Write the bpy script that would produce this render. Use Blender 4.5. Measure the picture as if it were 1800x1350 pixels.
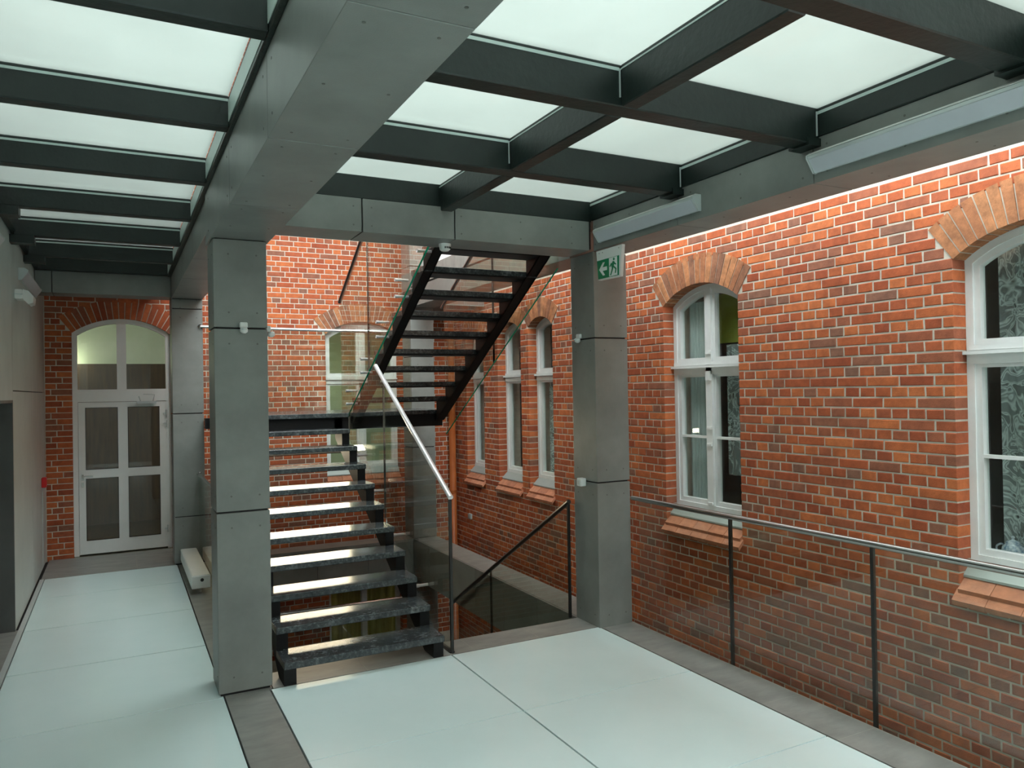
import bpy, math, random
from mathutils import Vector, Matrix
random.seed(7)
for o in list(bpy.data.objects): bpy.data.objects.remove(o)
scene = bpy.context.scene
col = scene.collection

# ------------------------------------------------------------------ camera
F_PX, YAW, PITCH, ROLL, CAM_H = 1335.5, 0.47809691, 0.00780317, -0.01718017, 2.1
def cam_axes():
    f = Vector((math.sin(YAW), math.cos(YAW), 0)); r = Vector((math.cos(YAW), -math.sin(YAW), 0)); u = Vector((0, 0, 1))
    f2 = f*math.cos(PITCH) + u*math.sin(PITCH); u2 = u*math.cos(PITCH) - f*math.sin(PITCH)
    return r*math.cos(ROLL) + u2*math.sin(ROLL), u2*math.cos(ROLL) - r*math.sin(ROLL), f2
CR, CU, CF = cam_axes()
CAM = Vector((0, 0, CAM_H))
cd = bpy.data.cameras.new('camera'); cam = bpy.data.objects.new('camera', cd); col.objects.link(cam)
cd.sensor_fit = 'HORIZONTAL'; cd.sensor_width = 36.0; cd.lens = 36.0*F_PX/1800.0
cd.clip_start = 0.05; cd.clip_end = 200
cam.matrix_world = Matrix(((CR.x, CU.x, -CF.x, 0), (CR.y, CU.y, -CF.y, 0), (CR.z, CU.z, -CF.z, CAM_H), (0, 0, 0, 1)))
scene.camera = cam
def proj(p):
    d = Vector(p) - CAM; z = d.dot(CF)
    if z < 0.05: return None
    return 900 + F_PX*d.dot(CR)/z, 675 - F_PX*d.dot(CU)/z

# ------------------------------------------------------------------ light
world = bpy.data.worlds.new('world'); scene.world = world; world.use_nodes = True
wn = world.node_tree; bg = wn.nodes['Background']
bg.inputs[0].default_value = (0.925, 1.0, 1.01, 1); bg.inputs[1].default_value = 6.6     # even overcast sky above the open court
scene.view_settings.view_transform = 'Standard'; scene.view_settings.look = 'None'
scene.view_settings.gamma = 1.0; scene.view_settings.use_curve_mapping = False
scene.view_settings.exposure = 0.28

# ------------------------------------------------------------------ materials
def nt(name):
    m = bpy.data.materials.new(name); m.use_nodes = True
    t = m.node_tree; b = t.nodes['Principled BSDF']
    return m, t, b
def N(t, typ, **kw):
    n = t.nodes.new(typ)
    for k, v in kw.items():
        if k in n.inputs: n.inputs[k].default_value = v
        else: setattr(n, k, v)
    return n
def ramp(t, fac, stops):
    r = t.nodes.new('ShaderNodeValToRGB'); e = r.color_ramp.elements
    while len(e) < len(stops): e.new(0.5)
    for x, (p, c) in zip(e, stops): x.position = p; x.color = (*c, 1)
    t.links.new(fac, r.inputs[0]); return r
def mottled(name, c1, c2, scale=3.0, rough=0.5, bump=0.0, detail=6, spec=0.5, metallic=0.0, bscale=60, coord='Object', stretch=None, coat=0.0):
    m, t, b = nt(name); tc = N(t, 'ShaderNodeTexCoord'); src = tc.outputs[coord]
    if stretch:
        mp = N(t, 'ShaderNodeMapping'); mp.inputs['Scale'].default_value = stretch
        t.links.new(src, mp.inputs[0]); src = mp.outputs[0]
    n = N(t, 'ShaderNodeTexNoise', Scale=scale, Detail=detail, Roughness=0.6); t.links.new(src, n.inputs['Vector'])
    r = ramp(t, n.outputs['Fac'], [(0.3, c1), (0.7, c2)]); t.links.new(r.outputs[0], b.inputs['Base Color'])
    b.inputs['Roughness'].default_value = rough; b.inputs['Metallic'].default_value = metallic
    b.inputs['Specular IOR Level'].default_value = spec; b.inputs['Coat Weight'].default_value = coat
    if bump:
        n2 = N(t, 'ShaderNodeTexNoise', Scale=bscale, Detail=3); t.links.new(src, n2.inputs['Vector'])
        bp = N(t, 'ShaderNodeBump', Strength=bump, Distance=0.004); t.links.new(n2.outputs['Fac'], bp.inputs['Height'])
        t.links.new(bp.outputs[0], b.inputs['Normal'])
    return m
def plain(name, c, rough=0.5, metallic=0.0, spec=0.5, emit=None, estr=0.0):
    m = mottled(name, tuple(x*0.96 for x in c), c, 8, rough, 0, 2, spec, metallic)
    if emit:
        b = m.node_tree.nodes['Principled BSDF']; b.inputs['Emission Color'].default_value = (*emit, 1); b.inputs['Emission Strength'].default_value = estr
    return m
def schlick(t, f0=0.04):
    lw = N(t, 'ShaderNodeLayerWeight', Blend=0.5); p = N(t, 'ShaderNodeMath', operation='POWER'); p.inputs[1].default_value = 5.0
    t.links.new(lw.outputs['Facing'], p.inputs[0]); a = N(t, 'ShaderNodeMath', operation='MULTIPLY_ADD'); a.inputs[1].default_value = 1-f0; a.inputs[2].default_value = f0
    t.links.new(p.outputs[0], a.inputs[0]); return a
def thin_glass(name, tint=(0.9, 0.95, 0.92), refl=1.0, f0=0.045):
    m = bpy.data.materials.new(name); m.use_nodes = True; t = m.node_tree; t.nodes.clear()
    out = N(t, 'ShaderNodeOutputMaterial'); tr = N(t, 'ShaderNodeBsdfTransparent', Color=(*tint, 1)); gl = N(t, 'ShaderNodeBsdfGlossy', Roughness=0.0)
    gl.inputs['Color'].default_value = (0.95*refl, 0.97*refl, 0.95*refl, 1)
    fr = schlick(t, f0); mx = N(t, 'ShaderNodeMixShader')
    t.links.new(fr.outputs[0], mx.inputs[0]); t.links.new(tr.outputs[0], mx.inputs[1]); t.links.new(gl.outputs[0], mx.inputs[2]); t.links.new(mx.outputs[0], out.inputs[0])
    return m
def frosted(name, c, trans=0.8, gloss=0.06):
    m = bpy.data.materials.new(name); m.use_nodes = True; t = m.node_tree; t.nodes.clear()
    out = N(t, 'ShaderNodeOutputMaterial'); tl = N(t, 'ShaderNodeBsdfTranslucent'); df = N(t, 'ShaderNodeBsdfDiffuse'); gl = N(t, 'ShaderNodeBsdfGlossy', Roughness=0.08)
    tc = N(t, 'ShaderNodeTexCoord'); n = N(t, 'ShaderNodeTexNoise', Scale=1.7, Detail=5); t.links.new(tc.outputs['Object'], n.inputs['Vector'])
    r = ramp(t, n.outputs['Fac'], [(0.3, tuple(x*0.94 for x in c)), (0.7, c)])
    for s in (tl, df): t.links.new(r.outputs[0], s.inputs['Color'])
    m1 = N(t, 'ShaderNodeMixShader'); m1.inputs[0].default_value = trans
    t.links.new(df.outputs[0], m1.inputs[1]); t.links.new(tl.outputs[0], m1.inputs[2])
    fr = schlick(t, 0.03); m2 = N(t, 'ShaderNodeMixShader')
    t.links.new(fr.outputs[0], m2.inputs[0]); t.links.new(m1.outputs[0], m2.inputs[1]); t.links.new(gl.outputs[0], m2.inputs[2]); t.links.new(m2.outputs[0], out.inputs[0])
    return m
def brick_mat(name, stops, bump=0.5, lo=(0.62, 0.6, 0.62)):
    m, t, b = nt(name); tc = N(t, 'ShaderNodeTexCoord'); g = N(t, 'ShaderNodeNewGeometry'); oi = N(t, 'ShaderNodeObjectInfo')
    ad = N(t, 'ShaderNodeMath', operation='ADD'); t.links.new(g.outputs['Random Per Island'], ad.inputs[0]); t.links.new(oi.outputs['Random'], ad.inputs[1])
    fr = N(t, 'ShaderNodeMath', operation='FRACT'); t.links.new(ad.outputs[0], fr.inputs[0])
    r = ramp(t, fr.outputs[0], stops)
    n = N(t, 'ShaderNodeTexNoise', Scale=14, Detail=6, Roughness=0.65); t.links.new(g.outputs['Position'], n.inputs['Vector'])
    r2 = ramp(t, n.outputs['Fac'], [(0.3, lo), (0.7, (1.15, 1.1, 1.05))])
    mx = N(t, 'ShaderNodeMixRGB', blend_type='MULTIPLY'); mx.inputs[0].default_value = 0.8
    t.links.new(r.outputs[0], mx.inputs[1]); t.links.new(r2.outputs[0], mx.inputs[2]); t.links.new(mx.outputs[0], b.inputs['Base Color'])
    b.inputs['Roughness'].default_value = 0.75; b.inputs['Specular IOR Level'].default_value = 0.25
    n2 = N(t, 'ShaderNodeTexNoise', Scale=120, Detail=4); t.links.new(g.outputs['Position'], n2.inputs['Vector'])
    bp = N(t, 'ShaderNodeBump', Strength=bump, Distance=0.003); t.links.new(n2.outputs['Fac'], bp.inputs['Height']); t.links.new(bp.outputs[0], b.inputs['Normal'])
    return m
M = {}
M['brick'] = brick_mat('red_brick', [(0.0, (0.34, 0.082, 0.038)), (0.2, (0.45, 0.115, 0.045)), (0.42, (0.57, 0.17, 0.06)), (0.62, (0.43, 0.11, 0.046)), (0.84, (0.36, 0.115, 0.06)), (1.0, (0.25, 0.125, 0.085))])
M['arch'] = brick_mat('arch_brick', [(0.0, (0.46, 0.19, 0.085)), (0.35, (0.55, 0.25, 0.115)), (0.65, (0.42, 0.17, 0.08)), (1.0, (0.27, 0.13, 0.08))], 0.6, (0.38, 0.38, 0.42))
M['sill'] = brick_mat('sill_terracotta', [(0.0, (0.50, 0.20, 0.11)), (0.5, (0.56, 0.25, 0.15)), (1.0, (0.42, 0.17, 0.10))])
M['mortar'] = mottled('mortar', (0.50, 0.46, 0.38), (0.66, 0.61, 0.52), 9, 0.9, 0.6, 6, 0.1)
M['panel'] = mottled('fibre_cement', (0.168, 0.178, 0.167), (0.24, 0.255, 0.237), 2.2, 0.42, 0.12, 8, 0.45, bscale=180)
M['panel_lit'] = mottled('fibre_cement_lit', (0.43, 0.47, 0.445), (0.51, 0.55, 0.52), 2.0, 0.4, 0.1, 8, 0.45, bscale=180)  # fibre cement lightened; light from the ceiling glass put into its colour
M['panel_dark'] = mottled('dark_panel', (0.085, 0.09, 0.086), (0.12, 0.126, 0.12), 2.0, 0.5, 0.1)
M['joint'] = plain('joint_black', (0.012, 0.012, 0.012), 0.8)
M['screw'] = plain('screw_grey', (0.13, 0.13, 0.12), 0.5, 0.2)
M['steel'] = mottled('black_green_steel', (0.006, 0.012, 0.0105), (0.012, 0.021, 0.018), 4, 0.42, 0.5, 5, 0.5, bscale=25)
M['stair_steel'] = mottled('black_steel', (0.005, 0.005, 0.0055), (0.008, 0.008, 0.0085), 5, 0.55, 0.1, 6, 0.25)
M['bead'] = plain('pale_bead', (0.55, 0.66, 0.62), 0.4)
M['ceil_glass'] = frosted('ceiling_glass', (0.452, 0.490, 0.468), 0.86)
M['floor_glass'] = mottled('floor_glass', (0.70, 0.88, 0.88), (0.76, 0.93, 0.93), 1.3, 0.16, 0, 6, 0.5)
M['tile'] = mottled('grey_stone_tile', (0.21, 0.22, 0.205), (0.32, 0.325, 0.30), 3.5, 0.4, 0.1, 8, 0.4, stretch=(1, 2.2, 1))
M['grout'] = plain('grout', (0.45, 0.45, 0.40), 0.8)
def granite():
    m, t, b = nt('dark_granite'); tc = N(t, 'ShaderNodeTexCoord'); n = N(t, 'ShaderNodeTexNoise', Scale=38, Detail=8, Roughness=0.75); t.links.new(tc.outputs['Object'], n.inputs['Vector'])
    n2 = N(t, 'ShaderNodeTexNoise', Scale=7, Detail=4); t.links.new(tc.outputs['Object'], n2.inputs['Vector'])
    a = N(t, 'ShaderNodeMath', operation='MULTIPLY_ADD'); t.links.new(n.outputs['Fac'], a.inputs[0]); a.inputs[1].default_value = 0.7
    s = N(t, 'ShaderNodeMath', operation='MULTIPLY'); t.links.new(n2.outputs['Fac'], s.inputs[0]); s.inputs[1].default_value = 0.3; t.links.new(s.outputs[0], a.inputs[2])
    r = ramp(t, a.outputs[0], [(0.38, (0.018, 0.022, 0.025)), (0.52, (0.046, 0.056, 0.060)), (0.64, (0.15, 0.17, 0.172))]); t.links.new(r.outputs[0], b.inputs['Base Color'])
    b.inputs['Roughness'].default_value = 0.2; return m
M['granite'] = granite()
M['chrome'] = plain('brushed_steel', (0.62, 0.62, 0.60), 0.22, 1.0)
M['rail_steel'] = plain('satin_steel', (0.42, 0.42, 0.40), 0.25, 1.0)
M['pin'] = plain('skylit_steel', (0.85, 0.86, 0.86), 0.3, 0.35)  # paler, less metallic steel; bright sky reflection put into the colour
M['rail_shaded'] = plain('shaded_rail', (0.16, 0.155, 0.15), 0.28, 1.0)  # rail steel seen against the light; its shade put into the colour
M['gasket'] = plain('black_gasket', (0.012, 0.013, 0.012), 0.4)
M['glass'] = thin_glass('balustrade_glass', (0.925, 0.945, 0.91))
M['pane'] = thin_glass('window_glass', (0.90, 0.95, 0.93))
M['green_edge'] = plain('glass_edge_green', (0.01, 0.36, 0.20), 0.2)
M['white'] = mottled('white_paint', (0.70, 0.73, 0.71), (0.80, 0.82, 0.80), 5, 0.4, 0.05)
M['upvc'] = mottled('door_white', (0.78, 0.82, 0.80), (0.84, 0.87, 0.85), 4, 0.35)
M['plastic'] = plain('white_plastic', (0.78, 0.80, 0.77), 0.4)
M['alu'] = plain('aluminium', (0.62, 0.68, 0.67), 0.4, 0.3)
M['lens'] = plain('lamp_lens', (0.55, 0.58, 0.62), 0.3)
M['zinc'] = plain('zinc_flashing', (0.42, 0.47, 0.45), 0.5, 0.3)
M['red'] = plain('red_plastic', (0.62, 0.01, 0.015), 0.4)
M['green'] = plain('sign_green', (0.0, 0.22, 0.09), 0.4)
M['signwhite'] = plain('sign_white', (0.82, 0.86, 0.83), 0.4)
M['pipe'] = mottled('brown_pipe', (0.34, 0.085, 0.02), (0.42, 0.12, 0.03), 6, 0.35)
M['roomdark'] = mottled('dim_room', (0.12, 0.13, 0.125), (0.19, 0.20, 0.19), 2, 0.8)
M['roompale'] = mottled('pale_plaster', (0.45, 0.5, 0.36), (0.52, 0.56, 0.42), 2, 0.8)
M['wood'] = mottled('brown_wood', (0.03, 0.017, 0.006), (0.065, 0.036, 0.012), 3, 0.5, 0, 6, stretch=(6, 1, 0.6))
M['yellow'] = mottled('yellow_cloth', (0.42, 0.36, 0.10), (0.58, 0.52, 0.2), 5, 0.8, stretch=(5, 1, 0.4))
M['blind'] = plain('yellow_green_blind', (0.22, 0.24, 0.03), 0.8)
M['beige'] = plain('beige_side', (0.62, 0.55, 0.38), 0.5)
M['plaster'] = mottled('white_plaster', (0.80, 0.79, 0.80), (0.86, 0.85, 0.86), 2, 0.8)
M['porcelain'] = mottled('porcelain', (0.10, 0.18, 0.28), (0.75, 0.80, 0.80), 40, 0.2)
M['lamp'] = plain('lit_lamp', (1, 0.9, 0.7), 0.4, emit=(1, 0.86, 0.6), estr=48)
M['roomlamp'] = plain('room_lamp', (1, 1, 0.9), 0.4, emit=(0.95, 1, 0.72), estr=26)
def lace():
    m = bpy.data.materials.new('lace'); m.use_nodes = True; t = m.node_tree; t.nodes.clear()
    out = N(t, 'ShaderNodeOutputMaterial'); tr = N(t, 'ShaderNodeBsdfTransparent'); df = N(t, 'ShaderNodeBsdfDiffuse'); df.inputs[0].default_value = (0.75, 0.85, 0.82, 1)
    g = N(t, 'ShaderNodeNewGeometry'); w = N(t, 'ShaderNodeTexNoise', Scale=4.5, Detail=1.5, Distortion=2.5); t.links.new(g.outputs['Position'], w.inputs['Vector'])
    r = ramp(t, w.outputs['Fac'], [(0.40, (0.28,)*3), (0.46, (0.85,)*3), (0.50, (0.3,)*3)])
    e = r.color_ramp.elements.new(0.56); e.color = (0.8, 0.8, 0.8, 1); e = r.color_ramp.elements.new(0.60); e.color = (0.3, 0.3, 0.3, 1)
    mx = N(t, 'ShaderNodeMixShader'); t.links.new(r.outputs[0], mx.inputs[0]); t.links.new(tr.outputs[0], mx.inputs[1]); t.links.new(df.outputs[0], mx.inputs[2]); t.links.new(mx.outputs[0], out.inputs[0])
    return m
M['lace'] = lace()
def net(name, a):
    m = bpy.data.materials.new(name); m.use_nodes = True; t = m.node_tree; t.nodes.clear()
    out = N(t, 'ShaderNodeOutputMaterial'); tr = N(t, 'ShaderNodeBsdfTransparent'); df = N(t, 'ShaderNodeBsdfDiffuse'); df.inputs[0].default_value = (0.72, 0.80, 0.77, 1)
    mx = N(t, 'ShaderNodeMixShader'); mx.inputs[0].default_value = a
    t.links.new(tr.outputs[0], mx.inputs[1]); t.links.new(df.outputs[0], mx.inputs[2]); t.links.new(mx.outputs[0], out.inputs[0]); return m
M['net'] = net('net_curtain', 0.85)
def brick_tex():
    m, t, b = nt('brick_courses'); g = N(t, 'ShaderNodeNewGeometry'); s = N(t, 'ShaderNodeSeparateXYZ'); t.links.new(g.outputs['Position'], s.inputs[0])
    a = N(t, 'ShaderNodeMath', operation='ADD'); t.links.new(s.outputs[0], a.inputs[0]); t.links.new(s.outputs[1], a.inputs[1])
    c = N(t, 'ShaderNodeCombineXYZ'); t.links.new(a.outputs[0], c.inputs[0]); t.links.new(s.outputs[2], c.inputs[1])
    k = N(t, 'ShaderNodeTexBrick'); k.inputs['Scale'].default_value = 1.0; k.inputs['Brick Width'].default_value = 0.195; k.inputs['Row Height'].default_value = 0.077; k.inputs['Mortar Size'].default_value = 0.006
    k.inputs['Color1'].default_value = (0.42, 0.10, 0.035, 1); k.inputs['Color2'].default_value = (0.28, 0.07, 0.035, 1); k.inputs['Mortar'].default_value = (0.46, 0.41, 0.33, 1)
    t.links.new(c.outputs[0], k.inputs['Vector']); t.links.new(k.outputs['Color'], b.inputs['Base Color']); b.inputs['Roughness'].default_value = 0.8
    return m
M['bricktex'] = brick_tex()

# ------------------------------------------------------------------ mesh helpers
ORG = {}
class MB:
    def __init__(s): s.v = []; s.f = []; s.m = []
    def add(s, vs, fs, mi=0):
        o = len(s.v); s.v += [tuple(x) for x in vs]; s.f += [tuple(i+o for i in f) for f in fs]; s.m += [mi]*len(fs); return s
    def box(s, x0, x1, y0, y1, z0, z1, mi=0):
        vs = [(x, y, z) for z in (z0, z1) for y in (y0, y1) for x in (x0, x1)]
        return s.add(vs, [(0, 2, 3, 1), (4, 5, 7, 6), (0, 1, 5, 4), (2, 6, 7, 3), (0, 4, 6, 2), (1, 3, 7, 5)], mi)
    def bbox(s, x0, x1, y0, y1, z0, z1, c=0.004):       # box with chamfered edges
        import bmesh
        bm = bmesh.new()
        for z in (z0, z1):
            for y in (y0, y1):
                for x in (x0, x1): bm.verts.new((x, y, z))
        bm.verts.ensure_lookup_table()
        for f in [(0, 2, 3, 1), (4, 5, 7, 6), (0, 1, 5, 4), (2, 6, 7, 3), (0, 4, 6, 2), (1, 3, 7, 5)]: bm.faces.new([bm.verts[i] for i in f])
        bmesh.ops.bevel(bm, geom=bm.edges[:], offset=c, segments=1, affect='EDGES')
        bm.verts.index_update()
        s.add([v.co[:] for v in bm.verts], [[v.index for v in f.verts] for f in bm.faces]); bm.free(); return s
    def prism(s, pts, f, a, b, mi=0, edge=None, eset=None):           # pts 2D outline, f(p2, t)->3D, extruded t=a..b
        n = len(pts)
        s.add([f(p, a) for p in pts] + [f(p, b) for p in pts], [tuple(range(n)), tuple(range(2*n-1, n-1, -1))], mi)
        o = len(s.v) - 2*n
        fs = [(i, (i+1) % n, n+(i+1) % n, n+i) for i in range(n)]
        s.f += [tuple(k+o for k in q) for q in fs]; s.m += [mi if edge is None or (eset is not None and i not in eset) else edge for i in range(n)]; return s
    def tube(s, pts, r, n=12, cap=True, mi=0):
        pts = [Vector(p) for p in pts]; rings = []
        for i, p in enumerate(pts):
            d = (pts[min(i+1, len(pts)-1)] - pts[max(i-1, 0)]).normalized()
            a = Vector((0, 0, 1)) if abs(d.z) < 0.9 else Vector((1, 0, 0))
            e1 = d.cross(a).normalized(); e2 = d.cross(e1)
            rr = r[i] if isinstance(r, (list, tuple)) else r
            rings.append([p + (e1*math.cos(2*math.pi*k/n) + e2*math.sin(2*math.pi*k/n))*rr for k in range(n)])
        vs = [v for q in rings for v in q]; fs = []
        for i in range(len(rings)-1):
            for k in range(n): fs.append((i*n+k, i*n+(k+1) % n, (i+1)*n+(k+1) % n, (i+1)*n+k))
        if cap: fs += [tuple(range(n)), tuple(range((len(rings)-1)*n, len(rings)*n))]
        return s.add(vs, fs, mi)
    def lathe(s, c, prof, n=20, mi=0, axis='z'):
        rings = []
        for r, h in prof:
            for k in range(n):
                a = 2*math.pi*k/n
                if axis == 'z': rings.append((c[0]+r*math.cos(a), c[1]+r*math.sin(a), c[2]+h))
                elif axis == 'y': rings.append((c[0]+r*math.cos(a), c[1]+h, c[2]+r*math.sin(a)))
                else: rings.append((c[0]+h, c[1]+r*math.cos(a), c[2]+r*math.sin(a)))
        m = len(prof); fs = [(i*n+k, i*n+(k+1) % n, (i+1)*n+(k+1) % n, (i+1)*n+k) for i in range(m-1) for k in range(n)]
        fs += [tuple(range(n)), tuple(range((m-1)*n, m*n))]
        return s.add(rings, fs, mi)
    def build(s, name, mat, parent=None, smooth=False, label=None):
        if parent is not None: org = ORG[parent.name]
        else:
            xs = [v[0] for v in s.v]; ys = [v[1] for v in s.v]; zs = [v[2] for v in s.v]
            org = Vector(((min(xs)+max(xs))/2, (min(ys)+max(ys))/2, min(zs)))
        me = bpy.data.meshes.new(name); me.from_pydata([(v[0]-org.x, v[1]-org.y, v[2]-org.z) for v in s.v], [], s.f)
        for mm in (mat if isinstance(mat, (list, tuple)) else [mat]): me.materials.append(M[mm])
        if isinstance(mat, (list, tuple)): me.polygons.foreach_set('material_index', s.m)
        if smooth: me.polygons.foreach_set('use_smooth', [True]*len(me.polygons))
        me.update()
        o = bpy.data.objects.new(name, me); col.objects.link(o)
        if parent is not None: o.parent = parent
        else: o.location = org
        ORG[o.name] = org
        if label: o['label'] = label
        return o
def tag(o, label, cat, group=None, kind=None):
    o['label'] = label; o['category'] = cat
    if group: o['group'] = group
    if kind: o['kind'] = kind
    return o
def thing(name, loc, label, cat, group=None, kind=None):
    e = bpy.data.objects.new(name, None); e.empty_display_size = 0.1; col.objects.link(e); e.location = loc; ORG[e.name] = Vector(loc)
    return tag(e, label, cat, group, kind)
def B(name, mat, parent, *b, c=None, label=None):
    m = MB()
    if c: m.bbox(*b, c=c)
    else: m.box(*b)
    return m.build(name, mat, parent, label=label)
def tubeo(name, mat, parent, pts, r, n=14): return MB().tube(pts, r, n).build(name, mat, parent, smooth=False)
YZ = lambda p, t: (t, p[0], p[1])          # outline in y,z, extruded along x
XZ = lambda p, t: (p[0], t, p[1])
XY = lambda p, t: (p[0], p[1], t)

# ------------------------------------------------------------------ brick walls
WX, WY = 4.9, 11.5                         # faces of the two brick walls
PR = lambda u, v, n: (WX - n, u, v)        # right wall: u = y
PB = lambda u, v, n: (u, WY - n, v)        # back wall:  u = x
class Open:
    def __init__(s, u0, u1, v0, spring, crown, ring=0.28, sill=True):
        s.u0, s.u1, s.v0, s.spring, s.crown, s.ring, s.sill = u0, u1, v0, spring, crown, ring, sill
        s.um = (u0+u1)/2; h = (u1-u0)/2; k = crown-spring; s.h = h
        s.r = (h*h+k*k)/(2*k); s.vc = crown - s.r; s.a = math.asin(h/s.r)
    def arc(s, u, t=0.0): return s.vc + math.sqrt(max(0, (s.r-t)**2 - (u-s.um)**2))
    def outline(s, t=0.0, v0=None, n=18):
        v0 = s.v0+t if v0 is None else v0; a, b = s.u0+t, s.u1-t
        return [(a, v0)] + [(a+(b-a)*i/n, s.arc(a+(b-a)*i/n, t)) for i in range(n+1)] + [(b, v0)]
    def block(s, va, vb):
        vm = (va+vb)/2
        if vm < s.v0-0.001: return None
        if vm < s.spring: return (s.u0, s.u1)
        vm = va*0.2+vb*0.8 if s.ring > 0.05 else va
        re = s.r+s.ring; ze = s.vc+re*math.cos(s.a)
        if vm > s.vc+re: return None
        hw = (vm-s.vc)*math.tan(s.a) if vm < ze else math.sqrt(re*re-(vm-s.vc)**2)
        return (s.um-hw-0.006, s.um+hw+0.006)
def backing(name, P, ua, ub, va, vb, opens, ga, gb, depth=0.36):
    """mortar face with openings between ga..gb, textured brick above and below"""
    m = MB(); R = 0.0045
    def q(u0, u1, v0, v1, mi=0): m.add([P(u0, v0, -R), P(u1, v0, -R), P(u1, v1, -R), P(u0, v1, -R)], [(0, 1, 2, 3)], mi)
    q(ua, ub, va, ga, 1) if not any(o.v0 < ga for o in opens) else None
    lo = va if any(o.v0 < ga for o in opens) else ga
    q(ua, ub, gb, vb, 1)
    cols = sorted(set((o.u0, o.u1) for o in opens)); cur = ua
    for (u0, u1) in cols:
        q(cur, u0-R, lo, gb); cur = u1+R; vlow = None
        ops = sorted([o for o in opens if o.u0 == u0], key=lambda o: o.v0); base = lo; prev = None
        n = 18
        for o in ops + [None]:
            for i in range(n):
                a = u0-R+(u1-u0+2*R)*i/n; b = u0-R+(u1-u0+2*R)*(i+1)/n
                la, lb = (base, base) if prev is None else (prev.arc(a, -R), prev.arc(b, -R))
                top = gb if o is None else o.v0
                m.add([P(a, la, -R), P(b, lb, -R), P(b, top, -R), P(a, top, -R)], [(0, 1, 2, 3)])
            if o:
                for u in (u0-R, u1+R): m.add([P(u, o.v0, -R), P(u, o.arc(u, -R), -R), P(u, o.arc(u, -R), -depth), P(u, o.v0, -depth)], [(0, 1, 2, 3)])
                m.add([P(u0-R, o.v0, -R), P(u1+R, o.v0, -R), P(u1+R, o.v0, -depth), P(u0-R, o.v0, -depth)], [(0, 1, 2, 3)])
                for i in range(n):
                    a = u0-R+(u1-u0+2*R)*i/n; b = u0-R+(u1-u0+2*R)*(i+1)/n
                    m.add([P(a, o.arc(a, -R), -R), P(b, o.arc(b, -R), -R), P(b, o.arc(b, -R), -depth), P(a, o.arc(a, -R), -depth)], [(0, 1, 2, 3)])
                prev = o
    q(cur, ub, lo, gb)
    return m.build(name, ['mortar', 'bricktex'])
def brick_geo(L, H, D, jit):
    """brick block centred on u,v with front at n=0; chamfered and a little irregular"""
    c = 0.0045; j = lambda: random.uniform(-jit, jit)
    o = [(-L/2+j(), -H/2+j()), (L/2+j(), -H/2+j()), (L/2+j(), H/2+j()), (-L/2+j(), H/2+j())]
    i = [(x*(1-2*c/L), y*(1-2*c/H)) for x, y in o]
    vs = [(x, y, 0) for x, y in i] + [(x, y, -c*0.8) for x, y in o] + [(x, y, -D) for x, y in o]
    fs = [(0, 1, 2, 3)] + [(k, (k+1) % 4, 4+(k+1) % 4, 4+k) for k in range(4)] + [(4+k, 4+(k+1) % 4, 8+(k+1) % 4, 8+k) for k in range(4)]
    return vs, fs
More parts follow.
